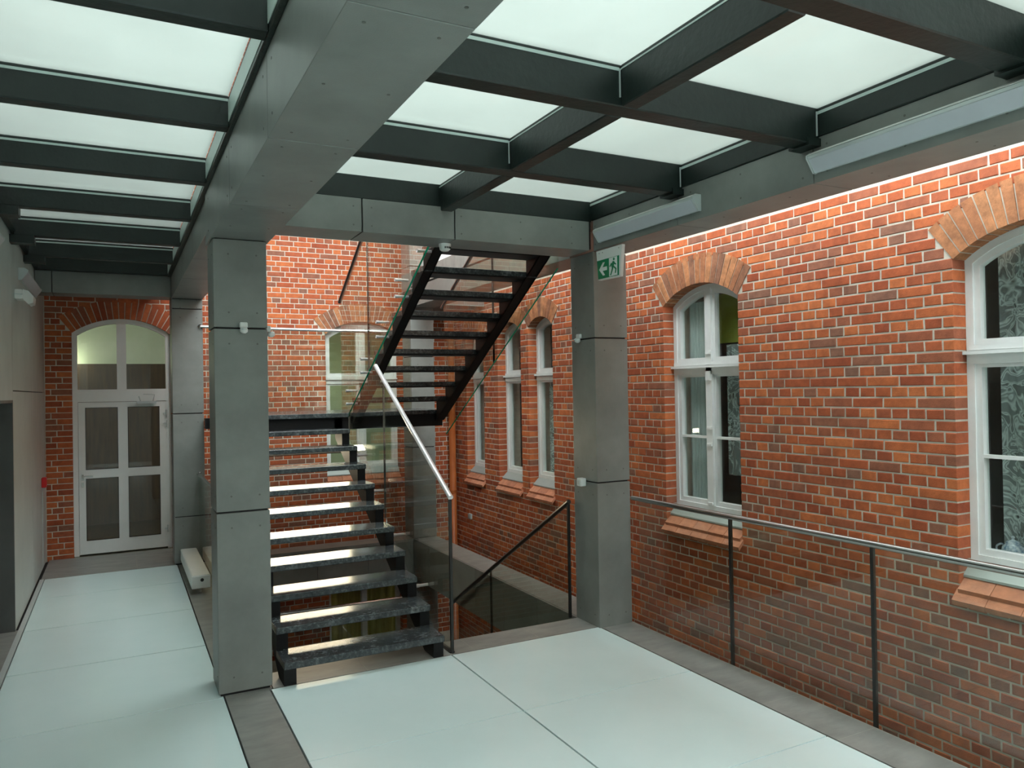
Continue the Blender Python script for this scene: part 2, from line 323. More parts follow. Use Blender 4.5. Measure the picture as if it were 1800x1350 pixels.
def lay(wall, P, ua, ub, va, vb, opens, visible, limit=300):
    PITCH, H = 0.077, 0.0655
    rows = int((vb-va)/PITCH); items = []
    for k in range(rows):
        v0 = va+k*PITCH; v1 = v0+H; header = k % 2 == 0
        step = 0.13 if header else 0.26; off = 0.065 if header else (0.13 if k % 4 == 1 else 0.0)
        bl = sorted(b for b in (o.block(v0, v1) for o in opens) if b)
        spans = []; cur = ua
        for b0, b1 in bl:
            if b0-cur > 0.03: spans.append((cur, b0, cur > ua+1e-6, True))
            cur = max(cur, b1)
        if ub-cur > 0.03: spans.append((cur, ub, cur > ua+1e-6, False))
        for s0, s1, e0, e1 in spans:
            cuts = [s0]; u = math.floor((s0-off)/step)*step+off
            while u < s1:
                if u > s0+0.045 and u < s1-0.045:
                    # uneven bond: now and then a header among the stretchers
                    cuts.append(u)
                    if not header and random.random() < 0.12 and u+0.13 < s1-0.05: cuts.append(u+0.13)
                u += step
            cuts.append(s1)
            for a, b in zip(cuts, cuts[1:]):
                first, last = a == s0, b == s1
                x0 = a + (0 if first else 0.006); x1 = b - (0 if last else 0.006)
                deep = 0.135 if (first and e0) or (last and e1) else 0.022
                items.append(((x0+x1)/2, v0+H/2, x1-x0, deep))
    scored = []
    for idx, (u, v, L, D) in enumerate(items):
        p = P(u, v, 0); s = proj(p)
        if s and visible(s[0], s[1], p):
            q = proj(P(u+0.01, v, 0)); r2 = proj(P(u, v+0.01, 0))
            area = abs((q[0]-s[0])*(r2[1]-s[1]) - (q[1]-s[1])*(r2[0]-s[0]))*L
            scored.append((area, idx))
    scored.sort(reverse=True); chosen = set(i for _, i in scored[:limit])
    rest = MB(); cache = {}; org = ORG[wall.name]
    # local frame of brick (u,v,n) -> world axes
    e0 = Vector(P(0, 0, 0)); eu = Vector(P(1, 0, 0))-e0; ev = Vector(P(0, 1, 0))-e0; en = Vector(P(0, 0, 1))-e0
    for idx, (u, v, L, D) in enumerate(items):
        n = random.uniform(-0.0015, 0.0025); c = Vector(P(u, v, n))
        if idx in chosen:
            key = (round(L, 3), D, random.randrange(4) if abs(L-0.25) < 0.002 or abs(L-0.12) < 0.002 else 0)
            if key not in cache:
                vs, fs = brick_geo(L, H, D, 0.002)
                me = bpy.data.meshes.new('brick'); me.from_pydata([tuple(eu*x+ev*y+en*z) for x, y, z in vs], [], fs); me.materials.append(M['brick']); me.update(); cache[key] = me
            o = bpy.data.objects.new('brick', cache[key]); col.objects.link(o); o.parent = wall; o.location = c-org
        else:
            vs, fs = brick_geo(L, H, D, 0.002)
            rest.add([tuple(c+eu*x+ev*y+en*z) for x, y, z in vs], fs)
    o = rest.build('bricks', 'brick', wall); o['kind'] = 'stuff'; o['label'] = 'farther red bricks of the wall in mortar'
def arch_ring(wall, P, o, name='arch_brick'):
    mt = 'brick' if o is DOOR else 'arch'
    n = max(9, round((o.r+o.ring*0.4)*2*o.a/0.074)); st = 2*o.a/n
    for i in range(n):
        a0 = -o.a+i*st; a1 = a0+st; g0 = 0.0055/o.r; g1 = 0.0065/(o.r+o.ring)
        pts = [(o.um+o.r*math.sin(a0+g0), o.vc+o.r*math.cos(a0+g0)), (o.um+o.r*math.sin(a1-g0), o.vc+o.r*math.cos(a1-g0)),
               (o.um+(o.r+o.ring)*math.sin(a1-g1), o.vc+(o.r+o.ring)*math.cos(a1-g1)), (o.um+(o.r+o.ring)*math.sin(a0+g1), o.vc+(o.r+o.ring)*math.cos(a0+g1))]
        dn = random.uniform(0.002, 0.006)
        MB().prism(pts, lambda p, t: P(p[0], p[1], t), -0.135, dn).build(name, mt, wall)
# openings (measured): arched windows, sill bottoms at 0.67
W1 = Open(2.06, 3.105, 0.67, 2.91, 3.085); W2 = Open(5.07, 6.11, 0.67, 2.91, 3.085)
W3 = Open(8.33, 8.97, 0.67, 2.935, 3.055, 0.25); W4 = Open(9.19, 9.90, 0.67, 2.935, 3.055, 0.25); W5 = Open(10.385, 11.03, 0.67, 2.935, 3.055, 0.25)
W0 = Open(-0.95, 0.10, 0.67, 2.91, 3.085)
DOOR = Open(-0.54, 0.645, -0.02, 2.95, 3.15, 0.25)
F1 = Open(2.79, 3.95, 0.69, 2.99, 3.195)
F1L = Open(2.79, 3.95, -3.1, -0.93, -0.74)
right_opens = [W0, W1, W2, W3, W4, W5]; back_opens = [DOOR, F1, F1L]
wall_right = tag(backing('wall_right', PR, -4.0, WY+0.3, -3.74, 7.6, right_opens, -1.7, 3.62), 'long red brick wall with arched windows along the right side', 'wall', kind='structure')
wall_back = tag(backing('wall_back', PB, -1.25, WX+0.3, -3.74, 7.6, back_opens, -1.8, 5.2), 'red brick end wall behind the staircase and around the white door', 'wall', kind='structure')
def vis_r(x, y, p):
    if not (-20 < x < 1820 and 230 < y < 1340): return False
    t = (4.08)/WX; zf = CAM_H+(p[2]-CAM_H)*t
    if p[1]*t < 5.5 and zf < 0.0: return False
    if p[1]*t < 5.5 and zf > 3.34: return False
    return x > 1105
def vis_b(x, y, p): return (472 < x < 700 and 420 < y < 735) or (78 < x < 130 and 540 < y < 980)
lay(wall_right, PR, 1.0, WY-0.01, -1.69, 3.6, right_opens, vis_r)
lay(wall_back, PB, -0.84, WX-0.01, -1.79, 5.18, back_opens, vis_b)
for o in (W1, W2, W3, W4, W5): arch_ring(wall_right, PR, o)
arch_ring(wall_back, PB, F1); arch_ring(wall_back, PB, DOOR); arch_ring(wall_back, PB, F1L)

# ------------------------------------------------------------------ windows
def ring(m, P, outer, inner, n0, n1):
    k = len(outer)
    for i in range(k):
        j = (i+1) % k
        a, b, c, d = outer[i], outer[j], inner[j], inner[i]
        m.add([P(*a, n1), P(*b, n1), P(*c, n1), P(*d, n1), P(*a, n0), P(*b, n0), P(*c, n0), P(*d, n0)], [(0, 1, 2, 3), (7, 6, 5, 4), (2, 3, 7, 6), (0, 1, 5, 4)])
def rect(u0, u1, v0, v1): return [(u0, v0), (u0, v1), (u1, v1), (u1, v0)]
def pbox(P, name, mat, parent, u0, u1, v0, v1, n0, n1):
    m = MB(); vs = [P(u, v, n) for n in (n0, n1) for v in (v0, v1) for u in (u0, u1)]
    m.add(vs, [(0, 2, 3, 1), (4, 5, 7, 6), (0, 1, 5, 4), (2, 6, 7, 3), (0, 4, 6, 2), (1, 3, 7, 5)]); return m.build(name, mat, parent)
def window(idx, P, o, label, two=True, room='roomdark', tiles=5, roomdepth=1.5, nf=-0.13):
    base = P(o.um, 0.91, nf)
    w = thing('window_%d' % idx, base, label, 'window', kind='structure')
    sill = o.v0+0.24; t = 0.05; n1 = nf; n0 = nf-0.08
    out_ = o.outline(0.0, sill); inn = o.outline(t, sill+t)
    m = MB(); ring(m, P, out_, inn, n0, n1); fr = m.build('window_frame', 'white', w)
    zt0, zt1 = sill+1.31, sill+1.40                   # transom
    tr = pbox(P, 'transom', 'white', w, o.u0+0.01, o.u1-0.01, zt0, zt1, n0, n1+0.012)
    pbox(P, 'transom_ledge', 'white', tr, o.u0+0.0, o.u1-0.0, zt1-0.028, zt1-0.006, n1, n1+0.045)
    pbox(P, 'transom_moulding', 'white', tr, o.u0+0.02, o.u1-0.02, zt1, zt1+0.03, n1, n1+0.02)
    s = 0.042; nn1 = n1-0.012; nn0 = n0+0.01
    halves = [(o.u0+t, o.um-0.03), (o.um+0.03, o.u1-t)] if two else [(o.u0+t, o.u1-t)]
    if two:
        mu = pbox(P, 'mullion', 'white', w, o.um-0.04, o.um+0.04, sill+t, o.arc(o.um, t)+0.01, n0, n1+0.012)
        for zz in (sill+0.06, sill+0.62, sill+0.78, sill+1.27, zt1+0.10): pbox(P, 'mullion_ornament', 'white', mu, o.um-0.032, o.um+0.032, zz, zz+0.022, n1+0.012, n1+0.026)
        pbox(P, 'mullion_plate', 'plastic', mu, o.um-0.03, o.um+0.03, zt0-0.06, zt0+0.03, n1+0.012, n1+0.03)
    for a, b in halves:
        r0, r1 = rect(a, b, sill+t, zt0), rect(a+s, b-s, sill+t+s, zt0-s*0.6)
        m = MB(); ring(m, P, r0, r1, nn0, nn1); sa = m.build('sash', 'white', w)
        if two: pbox(P, 'glazing_bar', 'white', sa, a+s, b-s, sill+0.69, sill+0.712, nn0+0.01, nn1)
        m = MB(); m.add([P(*p, nn0+0.02) for p in r1], [(0, 1, 2, 3)]); m.build('glass_pane', 'pane', sa)
        # upper light with arched head
        def head(aa, bb, inset): return [(aa+(bb-aa)*i/10, o.arc(aa+(bb-aa)*i/10, t+inset)) for i in range(11)]
        ou = [(a, zt1+0.03)] + head(a, b, 0) + [(b, zt1+0.03)]
        iu = [(a+s, zt1+0.03+s)] + head(a+s, b-s, s) + [(b-s, zt1+0.03+s)]
        m = MB(); ring(m, P, ou, iu, nn0, nn1); su = m.build('sash', 'white', w)
        m = MB(); m.add([P(*p, nn0+0.02) for p in iu], [tuple(range(len(iu)))]); m.build('glass_pane', 'pane', su)
    # flashing and the two rows of sill tiles
    fl = MB().prism([(n1-0.01, sill+0.012), (n1-0.01, sill-0.03), (-0.045, sill-0.095), (-0.045, sill-0.08)], lambda p, tt: P(tt, p[1], p[0]), o.u0, o.u1).build('sill_flashing', 'zinc', w)
    for r, (na, za, nb, zb, ext) in enumerate([(-0.10, sill-0.06, 0.025, sill-0.165, 0.0), (-0.05, sill-0.12, 0.06, sill-0.235, 0.02)]):
        k = tiles; a, b = o.u0-ext, o.u1+ext
        for i in range(k):
            x0 = a+(b-a)*i/k+0.002; x1 = a+(b-a)*(i+1)/k-0.002; th = 0.032
            MB().prism([(na, za), (nb, zb), (nb-0.008, zb-th), (na, za-th)], lambda p, tt: P(tt, p[1], p[0]), x0, x1).build('sill_tile', 'sill', w)
    # the dim room behind, open to the window
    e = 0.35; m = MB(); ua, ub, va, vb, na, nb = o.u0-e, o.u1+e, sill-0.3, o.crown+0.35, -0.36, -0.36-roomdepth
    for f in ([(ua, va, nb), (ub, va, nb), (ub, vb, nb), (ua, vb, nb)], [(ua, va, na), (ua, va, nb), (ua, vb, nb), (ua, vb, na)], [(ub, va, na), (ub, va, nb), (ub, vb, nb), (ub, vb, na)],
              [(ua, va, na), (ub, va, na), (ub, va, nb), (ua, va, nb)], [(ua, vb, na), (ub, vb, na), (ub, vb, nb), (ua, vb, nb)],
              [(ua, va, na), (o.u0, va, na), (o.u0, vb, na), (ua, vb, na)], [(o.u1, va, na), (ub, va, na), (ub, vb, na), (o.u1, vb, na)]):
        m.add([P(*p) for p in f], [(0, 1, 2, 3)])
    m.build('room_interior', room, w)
    pbox(P, 'inner_sill', 'white', w, o.u0, o.u1, sill-0.02, sill+0.03, -0.36, n0)
    return w
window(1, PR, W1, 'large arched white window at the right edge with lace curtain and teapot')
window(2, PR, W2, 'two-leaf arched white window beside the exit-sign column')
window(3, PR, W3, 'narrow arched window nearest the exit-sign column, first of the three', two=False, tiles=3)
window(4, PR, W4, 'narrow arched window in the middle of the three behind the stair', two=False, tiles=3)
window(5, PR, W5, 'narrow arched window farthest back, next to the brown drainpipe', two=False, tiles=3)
window(6, PB, F1, 'arched window in the end brick wall behind the stair landing', room='roompale', tiles=5)
def curtain(name, P, u0, u1, v0, v1, n, mat, label, amp=0.02, waves=9, cat='curtain'):
    m = MB(); k = 60; vs = []
    for i in range(k+1):
        u = u0+(u1-u0)*i/k; d = amp*math.sin(i/k*waves*2*math.pi)+amp*0.4*math.sin(i*1.7)
        vs += [P(u, v0, n+d), P(u, v1, n+d*0.8)]
    m.add(vs, [(2*i, 2*i+2, 2*i+3, 2*i+1) for i in range(k)])
    return tag(m.build(name, mat, smooth=True), label, cat)
curtain('lace_curtain', PR, 2.1, 3.04, 0.95, 3.0, -0.40, 'lace', 'white lace curtain with scroll pattern in the rightmost window', 0.012, 5)
curtain('net_curtain', PR, 5.78, 6.06, 0.95, 2.95, -0.30, 'net', 'pale net curtain gathered at the left of the two-leaf window', 0.02, 6)
curtain('lace_curtain', PR, 5.10, 5.54, 1.25, 2.5, -0.31, 'lace', 'thin lace curtain in the right leaf of the two-leaf window', 0.014, 4)
curtain('net_curtain', PR, 8.62, 8.93, 0.95, 2.2, -0.3, 'lace', 'thin net curtain inside the first narrow window', 0.012, 4)
bl = B('roller_blind', 'blind', None, 5.24, 5.26, 5.15, 5.88, 2.52, 3.0); tag(bl, 'yellow-green roller blind drawn across the top of the two-leaf window', 'blind')
# teapot on the inner sill of window 1
tp = thing('teapot', (5.20, 2.93, 0.94), 'blue and white porcelain teapot on the sill of the rightmost window', 'teapot')
MB().lathe((5.20, 2.93, 0.94), [(0.035, 0), (0.055, 0.015), (0.068, 0.045), (0.062, 0.075), (0.04, 0.095), (0.036, 0.10)], 20).build('pot_body', 'porcelain', tp, True)
lid = MB().lathe((5.20, 2.93, 1.04), [(0.042, 0), (0.034, 0.012), (0.012, 0.02), (0.008, 0.026)], 16).build('lid', 'porcelain', tp, True)
MB().lathe((5.20, 2.93, 1.066), [(0.006, 0), (0.013, 0.008), (0.011, 0.018), (0.003, 0.022)], 12).build('lid_knob', 'porcelain', lid, True)
MB().tube([(5.20, 2.93+0.058, 1.02)] + [(5.20, 2.93+0.062+0.045*math.sin(a), 0.99+0.035*math.cos(a)) for a in [0.2+i*0.35 for i in range(8)]], 0.007, 8).build('handle', 'porcelain', tp, True)
MB().tube([(5.20, 2.875, 0.975), (5.20, 2.845, 0.99), (5.20, 2.825, 1.02), (5.20, 2.81, 1.04)], [0.018, 0.013, 0.01, 0.009], 10).build('spout', 'porcelain', tp, True)
# lit lamp in the room behind the end-wall window
rl = thing('room_lamp', (3.1, 12.7, 2.3), 'glowing lamp seen inside the room behind the end-wall window', 'lamp')
MB().lathe((3.1, 12.7, 2.3), [(0.02, 0), (0.06, 0.02), (0.06, 0.12), (0.02, 0.14)], 14).build('lamp_globe', 'roomlamp', rl, True)
MB().tube([(3.1, 12.7, 2.44), (3.1, 12.7, 3.5)], 0.006, 6).build('lamp_rod', 'chrome', rl)
# window of the storey below with yellow curtain, seen between the stair treads
w7 = thing('window_7', PB(F1L.um, -2.86, -0.13), 'arched window of the storey below, seen through the stair treads', 'window', kind='structure')
m = MB(); ring(m, PB, F1L.outline(0, -2.86), F1L.outline(0.06, -2.8), -0.21, -0.13); m.build('window_frame', 'white', w7)
pbox(PB, 'mullion', 'white', w7, F1L.um-0.04, F1L.um+0.04, -2.8, -0.75, -0.21, -0.12)
m = MB(); m.add([PB(*p, -0.17) for p in F1L.outline(0.05, -2.8)], [tuple(range(21))]); m.build('glass_pane', 'pane', w7)
B('room_interior', 'roompale', w7, 2.4, 4.3, 12.4, 12.5, -3.2, -0.4)
curtain('yellow_curtain', PB, 2.82, 3.93, -2.85, -0.76, -0.30, 'yellow', 'yellow pleated curtain in the window below the stair', 0.03, 8)

# ------------------------------------------------------------------ white door at the end of the left passage
door = thing('door_1', (0.05, 11.55, 0), 'white arched glazed door with six panes at the end of the passage', 'door', kind='structure')
yd = -0.05
m = MB(); ring(m, PB, DOOR.outline(0.0, 0.0), DOOR.outline(0.06, 0.0), yd-0.09, yd); m.build('door_frame', 'upvc', door)
pbox(PB, 'transom', 'upvc', door, -0.5, 0.6, 2.035, 2.20, yd-0.08, yd+0.004)
pbox(PB, 'transom_mullion', 'upvc', door, -0.015, 0.10, 2.2, 3.10, yd-0.08, yd+0.002)
for a, b in ((-0.465, -0.015), (0.10, 0.57)):
    pts = [(a, 2.2)] + [(a+(b-a)*i/8, DOOR.arc(a+(b-a)*i/8, 0.06)) for i in range(9)] + [(b, 2.2)]
    MB().add([PB(*p, yd-0.05) for p in pts], [tuple(range(len(pts)))]).build('glass_pane', 'pane', door)
leaf = MB()
LX = [(-0.475, -0.395), (-0.01, 0.108), (0.50, 0.585)]
for a, b in LX: leaf.box(a, b, 11.555, 11.61, 0.02, 2.03)
for a, b in ((-0.395, -0.01), (0.108, 0.50)):
    for z0, z1 in ((0.02, 0.195), (1.02, 1.135), (1.96, 2.03)): leaf.box(a, b, 11.555, 11.61, z0, z1)
leaf = leaf.build('door_leaf', 'upvc', door)
for a, b in ((-0.395, -0.01), (0.108, 0.50)):
    for z0, z1 in ((0.195, 1.02), (1.135, 1.96)):
        MB().add([(a, 11.585, z0), (b, 11.585, z0), (b, 11.585, z1), (a, 11.585, z1)], [(0, 1, 2, 3)]).build('glass_pane', 'pane', leaf)
        mm = MB(); ring(mm, lambda u, v, n: (u, n, v), rect(a, b, z0, z1), rect(a+0.008, b-0.008, z0+0.008, z1-0.008), 11.56, 11.553); mm.build('pane_gasket', 'gasket', leaf)
h = MB().box(-0.445, -0.42, 11.535, 11.555, 1.0, 1.08).tube([(-0.432, 11.54, 1.055), (-0.432, 11.505, 1.055), (-0.42, 11.5, 1.055), (-0.31, 11.5, 1.05)], 0.01, 10).build('handle', 'chrome', leaf)
MB().box(-0.445, -0.42, 11.54, 11.555, 0.91, 0.97).build('lock_plate', 'chrome', leaf)
cl = MB().box(0.22, 0.46, 11.50, 11.555, 2.0, 2.035).build('door_closer', 'alu', leaf)
MB().tube([(0.27, 11.52, 2.03), (0.245, 11.47, 2.10)], 0.007, 8).tube([(0.42, 11.52, 2.03), (0.44, 11.49, 2.12), (0.30, 11.50, 2.13)], 0.007, 8).build('closer_arm', 'alu', cl)
for z in (1.72, 1.86, 0.27):
    MB().tube([(0.592, 11.54, z-0.05), (0.592, 11.54, z+0.05)], 0.012, 10).box(0.55, 0.59, 11.54, 11.556, z-0.012, z+0.012).build('hinge', 'alu', door)
hall = MB()
for f in ([(-1.4, 14.6, -0.1), (1.5, 14.6, -0.1), (1.5, 14.6, 2.66), (-1.4, 14.6, 2.66)],): hall.add(f, [(0, 1, 2, 3)], 1)
hall.add([(-1.4, 14.6, 2.66), (1.5, 14.6, 2.66), (1.5, 14.6, 3.7), (-1.4, 14.6, 3.7)], [(0, 1, 2, 3)], 0)
for x in (-1.4, 1.5):
    hall.add([(x, 11.86, -0.1), (x, 14.6, -0.1), (x, 14.6, 2.66), (x, 11.86, 2.66)], [(0, 1, 2, 3)], 1); hall.add([(x, 11.86, 2.66), (x, 14.6, 2.66), (x, 14.6, 3.7), (x, 11.86, 3.7)], [(0, 1, 2, 3)], 0)
hall.add([(-1.4, 11.86, 3.7), (1.5, 11.86, 3.7), (1.5, 14.6, 3.7), (-1.4, 14.6, 3.7)], [(0, 1, 2, 3)], 0); hall.add([(-1.4, 11.86, -0.05), (1.5, 11.86, -0.05), (1.5, 14.6, -0.05), (-1.4, 14.6, -0.05)], [(0, 1, 2, 3)], 1)
hall.build('hall_interior', ['roompale', 'wood'], door)
hl = thing('hall_lamp', (-0.74, 14.42, 2.62), 'bright wall lamp glowing in the hall behind the white door', 'lamp')
MB().lathe((-0.74, 14.42, 2.62), [(0.03, 0), (0.08, 0.03), (0.09, 0.09), (0.05, 0.13)], 14).build('lamp_globe', 'roomlamp', hl, True)
MB().box(-0.78, -0.70, 14.46, 14.59, 2.64, 2.74).build('lamp_base', 'plastic', hl)

# ------------------------------------------------------------------ floor
floor = thing('floor', (1.6, 4, 0), 'walkway floor of frosted white glass panels framed by grey stone strips', 'floor', kind='structure')
g = 0.005; Z0 = -0.03
m = MB()                                                   # supporting slab in the joints
m.box(-0.9, 4.08, -4.0, 5.63, -0.32, -0.022); m.box(-0.9, 0.95, 5.63, WY, -0.32, -0.022); m.box(0.95, 4.08, 5.63, 5.95, -0.32, -0.022); m.box(3.74, 4.08, 5.95, 10.66, -0.32, -0.022); m.box(0.95, 3.74, 10.325, 10.66, -0.5, -0.022)
m.build('floor_slab', 'joint', floor)
LY = [-4.0, -2.9, -1.68, -0.46, 0.76, 1.98, 3.20, 4.41, 5.625, 6.88, 8.12, 9.35, 10.33]
for a, b in zip(LY, LY[1:]): B('glass_panel', 'floor_glass', floor, -0.785+g, 0.628-g, a+g, b-g, Z0, 0)
RY = [-4.0, -2.9, -1.68, -0.46, 0.76, 1.98, 3.195, 4.412, 5.62]
for a, b in zip(RY, RY[1:]):
    B('glass_panel', 'floor_glass', floor, 0.937+g, 2.328-g, a+g, b-g, Z0, 0); B('glass_panel', 'floor_glass', floor, 2.331+g, 3.737-g, a+g, b-g, Z0, 0)
def tiles(x0, x1, ys, axis='y'):
    for a in ys[1:-1]:
        if axis == 'y': B('grout_line', 'grout', floor, x0+g, x1-g, a-0.0014, a+0.0014, Z0, 0.0003)
        else: B('grout_line', 'grout', floor, a-0.0014, a+0.0014, x0+g, x1-g, Z0, 0.0003)
    for a, b in zip(ys, ys[1:]):
        if axis == 'y': B('stone_tile', 'tile', floor, x0+g, x1-g, a+0.0015, b-0.0015, Z0, 0.0005)
        else: B('stone_tile', 'tile', floor, a+0.0015, b-0.0015, x0+g, x1-g, Z0, 0.0005)
tiles(0.63, 0.935, [-4.0, -1.8, -0.6, 0.6, 1.8, 3.0, 4.3, 5.64])
tiles(0.63, 0.955, [5.64, 7.0, 8.2, 9.4, 10.33])
tiles(3.74, 4.08, [-4.0, -2.4, -1.2, 0.0, 0.75, 1.35, 1.95, 2.55, 3.13, 3.72, 4.31, 4.9, 5.60]); tiles(3.74, 4.08, [5.60, 6.6, 7.6, 8.6, 9.6, 10.66])
tiles(5.625, 5.95, [0.957, 1.65, 2.33, 2.54, 3.14, 3.738], 'x'); tiles(10.30, 10.66, [0.957, 1.65, 2.35, 3.05, 3.715], 'x'); tiles(10.335, WY, [-0.82, 0.18, 0.955], 'x')
B('edge_trim', 'grout', floor, 4.075, 4.081, -4.0, 5.6, -0.06, 0.001)
B('threshold_strip', 'alu', floor, -0.83, -0.79, -4.0, 10.33, Z0, 0.002)
mm = MB(); mm.box(3.72, 3.74, 5.95, 10.66, -0.55, -0.002)                      # edge beam of the void
for y in (6.75, 7.35, 7.95, 8.6, 9.4): pass
edge = [5.95, 6.7, 7.45, 8.2, 8.95, 9.7, 10.66]
for a, b in zip(edge, edge[1:]): B('edge_panel', 'panel', floor, 3.715, 3.74, a+0.004, b-0.004, -0.55, 0.0)
B('edge_core', 'joint', floor, 3.74, 4.06, 5.95, 10.66, -0.54, -0.32)
for a, b in ((0.96, 1.65), (1.65, 2.35), (2.35, 3.05), (3.05, 3.71)): B('edge_panel', 'panel', floor, a+0.004, b-0.004, 10.30, 10.325, -0.55, -0.03)
for a, b in ((0.96, 1.8), (1.8, 2.6), (2.6, 3.4), (3.4, 3.715)): B('edge_panel', 'panel', floor, a+0.004, b-0.004, 5.925, 5.95, -0.5, -0.03)
fl2 = MB().box(-0.9, WX, -4.0, WY, -3.94, -3.74).build('lower_floor', 'tile', None); tag(fl2, 'grey stone floor of the storey below the walkway', 'floor', kind='structure')

# ------------------------------------------------------------------ left wall, hidden front wall
wl = thing('wall_left', (-0.85, 9, 0), 'grey fibre-cement clad wall on the left with a dark doorway', 'wall', kind='structure')
B('wall_core', 'joint', wl, -1.25, -0.87, 8.22, WY, -0.3, 3.75); B('wall_core', 'joint', wl, -1.25, -0.87, -4.0, 8.22, 2.10, 3.75)
for y0, y1 in ((8.2, 9.85), (9.85, WY)):
    for z0, z1 in ((0.0, 2.165), (2.175, 3.75)): B('cladding_panel', 'panel_lit', wl, -0.87, -0.85, y0+0.003, y1-0.003, z0, z1)
for y0, y1 in ((-4, -2.2), (-2.2, -0.5), (-0.5, 1.2), (1.2, 2.9), (2.9, 4.6), (4.6, 6.4), (6.4, 8.2)): B('cladding_panel', 'panel_lit', wl, -0.87, -0.85, y0+0.003, y1-0.003, 2.085, 3.75)
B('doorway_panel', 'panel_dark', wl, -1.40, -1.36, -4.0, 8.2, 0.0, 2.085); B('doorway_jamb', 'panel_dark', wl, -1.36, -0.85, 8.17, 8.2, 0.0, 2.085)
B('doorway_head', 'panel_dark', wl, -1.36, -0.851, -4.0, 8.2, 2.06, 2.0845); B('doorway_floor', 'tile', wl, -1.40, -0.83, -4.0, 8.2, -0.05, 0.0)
wf = MB().box(-1.4, WX, -4.1, -4.0, -3.74, 4.9).build('wall_front', 'panel', None); tag(wf, 'grey wall behind the viewer, out of frame', 'wall', kind='structure')
wlo = MB().box(-1.1, -0.9, -4.0, WY+0.3, -3.74, -0.33).build('wall_lower', 'plaster', None); tag(wlo, 'left wall of the storey below, hidden under the glass floor', 'wall', kind='structure')
wu = MB().box(-1.25, -0.85, -4.0, 5.5, 3.751, 4.9).box(-1.25, -0.85, 5.5, WY, 3.751, 7.5).build('wall_upper', 'plaster', None); tag(wu, 'unseen pale upper-storey wall above the left passage, stepped to control skylight', 'wall', kind='structure')  # unseen; low part lets skylight in, tall part shades the end wall

wc = thing('wall_corner', (4.5, 10.4, 3.35), 'white upper-storey wall and floor edge in the far corner above the drainpipe', 'wall', kind='structure')
B('plaster_wall', 'plaster', wc, 4.07, 4.9, 10.36, 10.46, 3.60, 7.6); B('floor_edge', 'panel_dark', wc, 4.07, 4.9, 10.32, WY, 3.36, 3.60)
rf = MB().box(-0.9, 3.7, 8.2, WY, 7.4, 7.5).build('shade_slab', 'plaster', None); tag(rf, 'unseen white slab added over the landing end of the stair well to dim the skylight', 'ceiling', kind='structure')  # unseen slab added to cut skylight on the end wall
# ------------------------------------------------------------------ concrete columns and beams clad in panels
def screws(pts, parent, axis):
    m = MB()
    for p in pts: m.lathe(p, [(0.007, -0.0015), (0.006, 0.0015)], 8, axis=axis)
    m.build('screw_heads', 'screw', parent)['kind'] = 'stuff'
def column(x0, x1, y0, y1, z0, z1, joints, label):
    c = thing('clad_column', ((x0+x1)/2, (y0+y1)/2, max(z0, 0)), label, 'column')
    B('column_core', 'joint', c, x0+0.015, x1-0.015, y0+0.015, y1-0.015, z0, z1)
    zs = [z0+0.012] + joints + [z1]; sp = []
    for a, b in zip(zs, zs[1:]):
        B('cladding_panel', 'panel', c, x0, x1, y0, y1, a+0.006, b-0.006, c=0.003)
        for z in (a+0.11, b-0.11):
            sp += [(x0+0.1, y0, z), (x1-0.07, y0, z)]
    screws(sp, c, 'y')
    screws([(x0, y0+0.07, z) for (x, y, z) in sp[::2]] + [(x0, y1-0.07, z) for (x, y, z) in sp[::2]], c, 'x')
    return c
column(0.595, 0.955, 5.645, 6.0, 0, 3.2, [1.276, 2.569], 'grey clad column standing in front of the staircase on the glass floor edge')
column(3.72, 4.07, 5.585, 5.965, -0.02, 3.31, [1.27, 2.546], 'grey clad column under the green exit sign beside the brick wall')
column(0.595, 0.955, 10.30, 10.66, 0, 3.31, [0.59, 1.874, 3.184], 'grey clad column at the far end of the passage beside the white door')
column(3.72, 4.07, 10.30, 10.66, -3.74, 7.4, [-2.5, -1.25, 0.0, 1.3, 2.6, 3.9, 5.2], 'pale grey column rising through the stair well before the end wall')
def beam(name, label, segs, axis, x0, x1, y0, y1, z0, z1, scr=None):
    c = thing(name, ((x0+x1)/2, (y0+y1)/2, z0), label, 'beam')
    B('beam_core', 'joint', c, x0+0.015, x1-0.015, y0+0.015, y1-0.015, z0+0.015, z1)
    for a, b in zip(segs, segs[1:]):
        if axis == 'y': B('cladding_panel', 'panel', c, x0, x1, a+0.003, b-0.003, z0, z1, c=0.002)
        else: B('cladding_panel', 'panel', c, a+0.005, b-0.005, y0, y1, z0, z1, c=0.002)
    if scr:
        for pts, ax in scr: screws(pts, c, ax)
    return c
ys1 = [-4, -2.95, -1.7, -0.45, 0.82, 2.09, 3.36, 4.62, 5.99]
beam('clad_beam', 'deep grey clad main beam crossing the ceiling above the front column', ys1, 'y', 0.582, 0.98, -4, 5.99, 3.2, 3.572,
     [([(x, y+d, 3.2) for y in ys1[3:-1] for d in (0.1, 0.6, 1.16) for x in (0.66, 0.9)], 'z'), ([(0.582, y+d, z) for y in ys1[3:-1] for d in (0.1, 1.16) for z in (3.27, 3.5)], 'x')])
beam('clad_beam', 'grey clad beam between the front column and the passage-end column', [6.0, 7.25, 8.5, 9.8, 10.66], 'y', 0.595, 0.955, 6.0, 10.66, 3.31, 3.572)
beam('clad_beam', 'grey clad cross beam with smoke detector above the stair entrance', [0.98, 1.647, 2.404, 3.685], 'x', 0.98, 3.72, 5.585, 5.95, 3.31, 3.563,
     [([(x, 5.585, z) for x in (1.58, 1.72, 2.46, 3.0, 3.5) for z in (3.36, 3.5)], 'y')])
ysr = [-4, -2.9, -1.65, -0.4, 0.8, 2.0, 3.2, 4.45, 5.585]
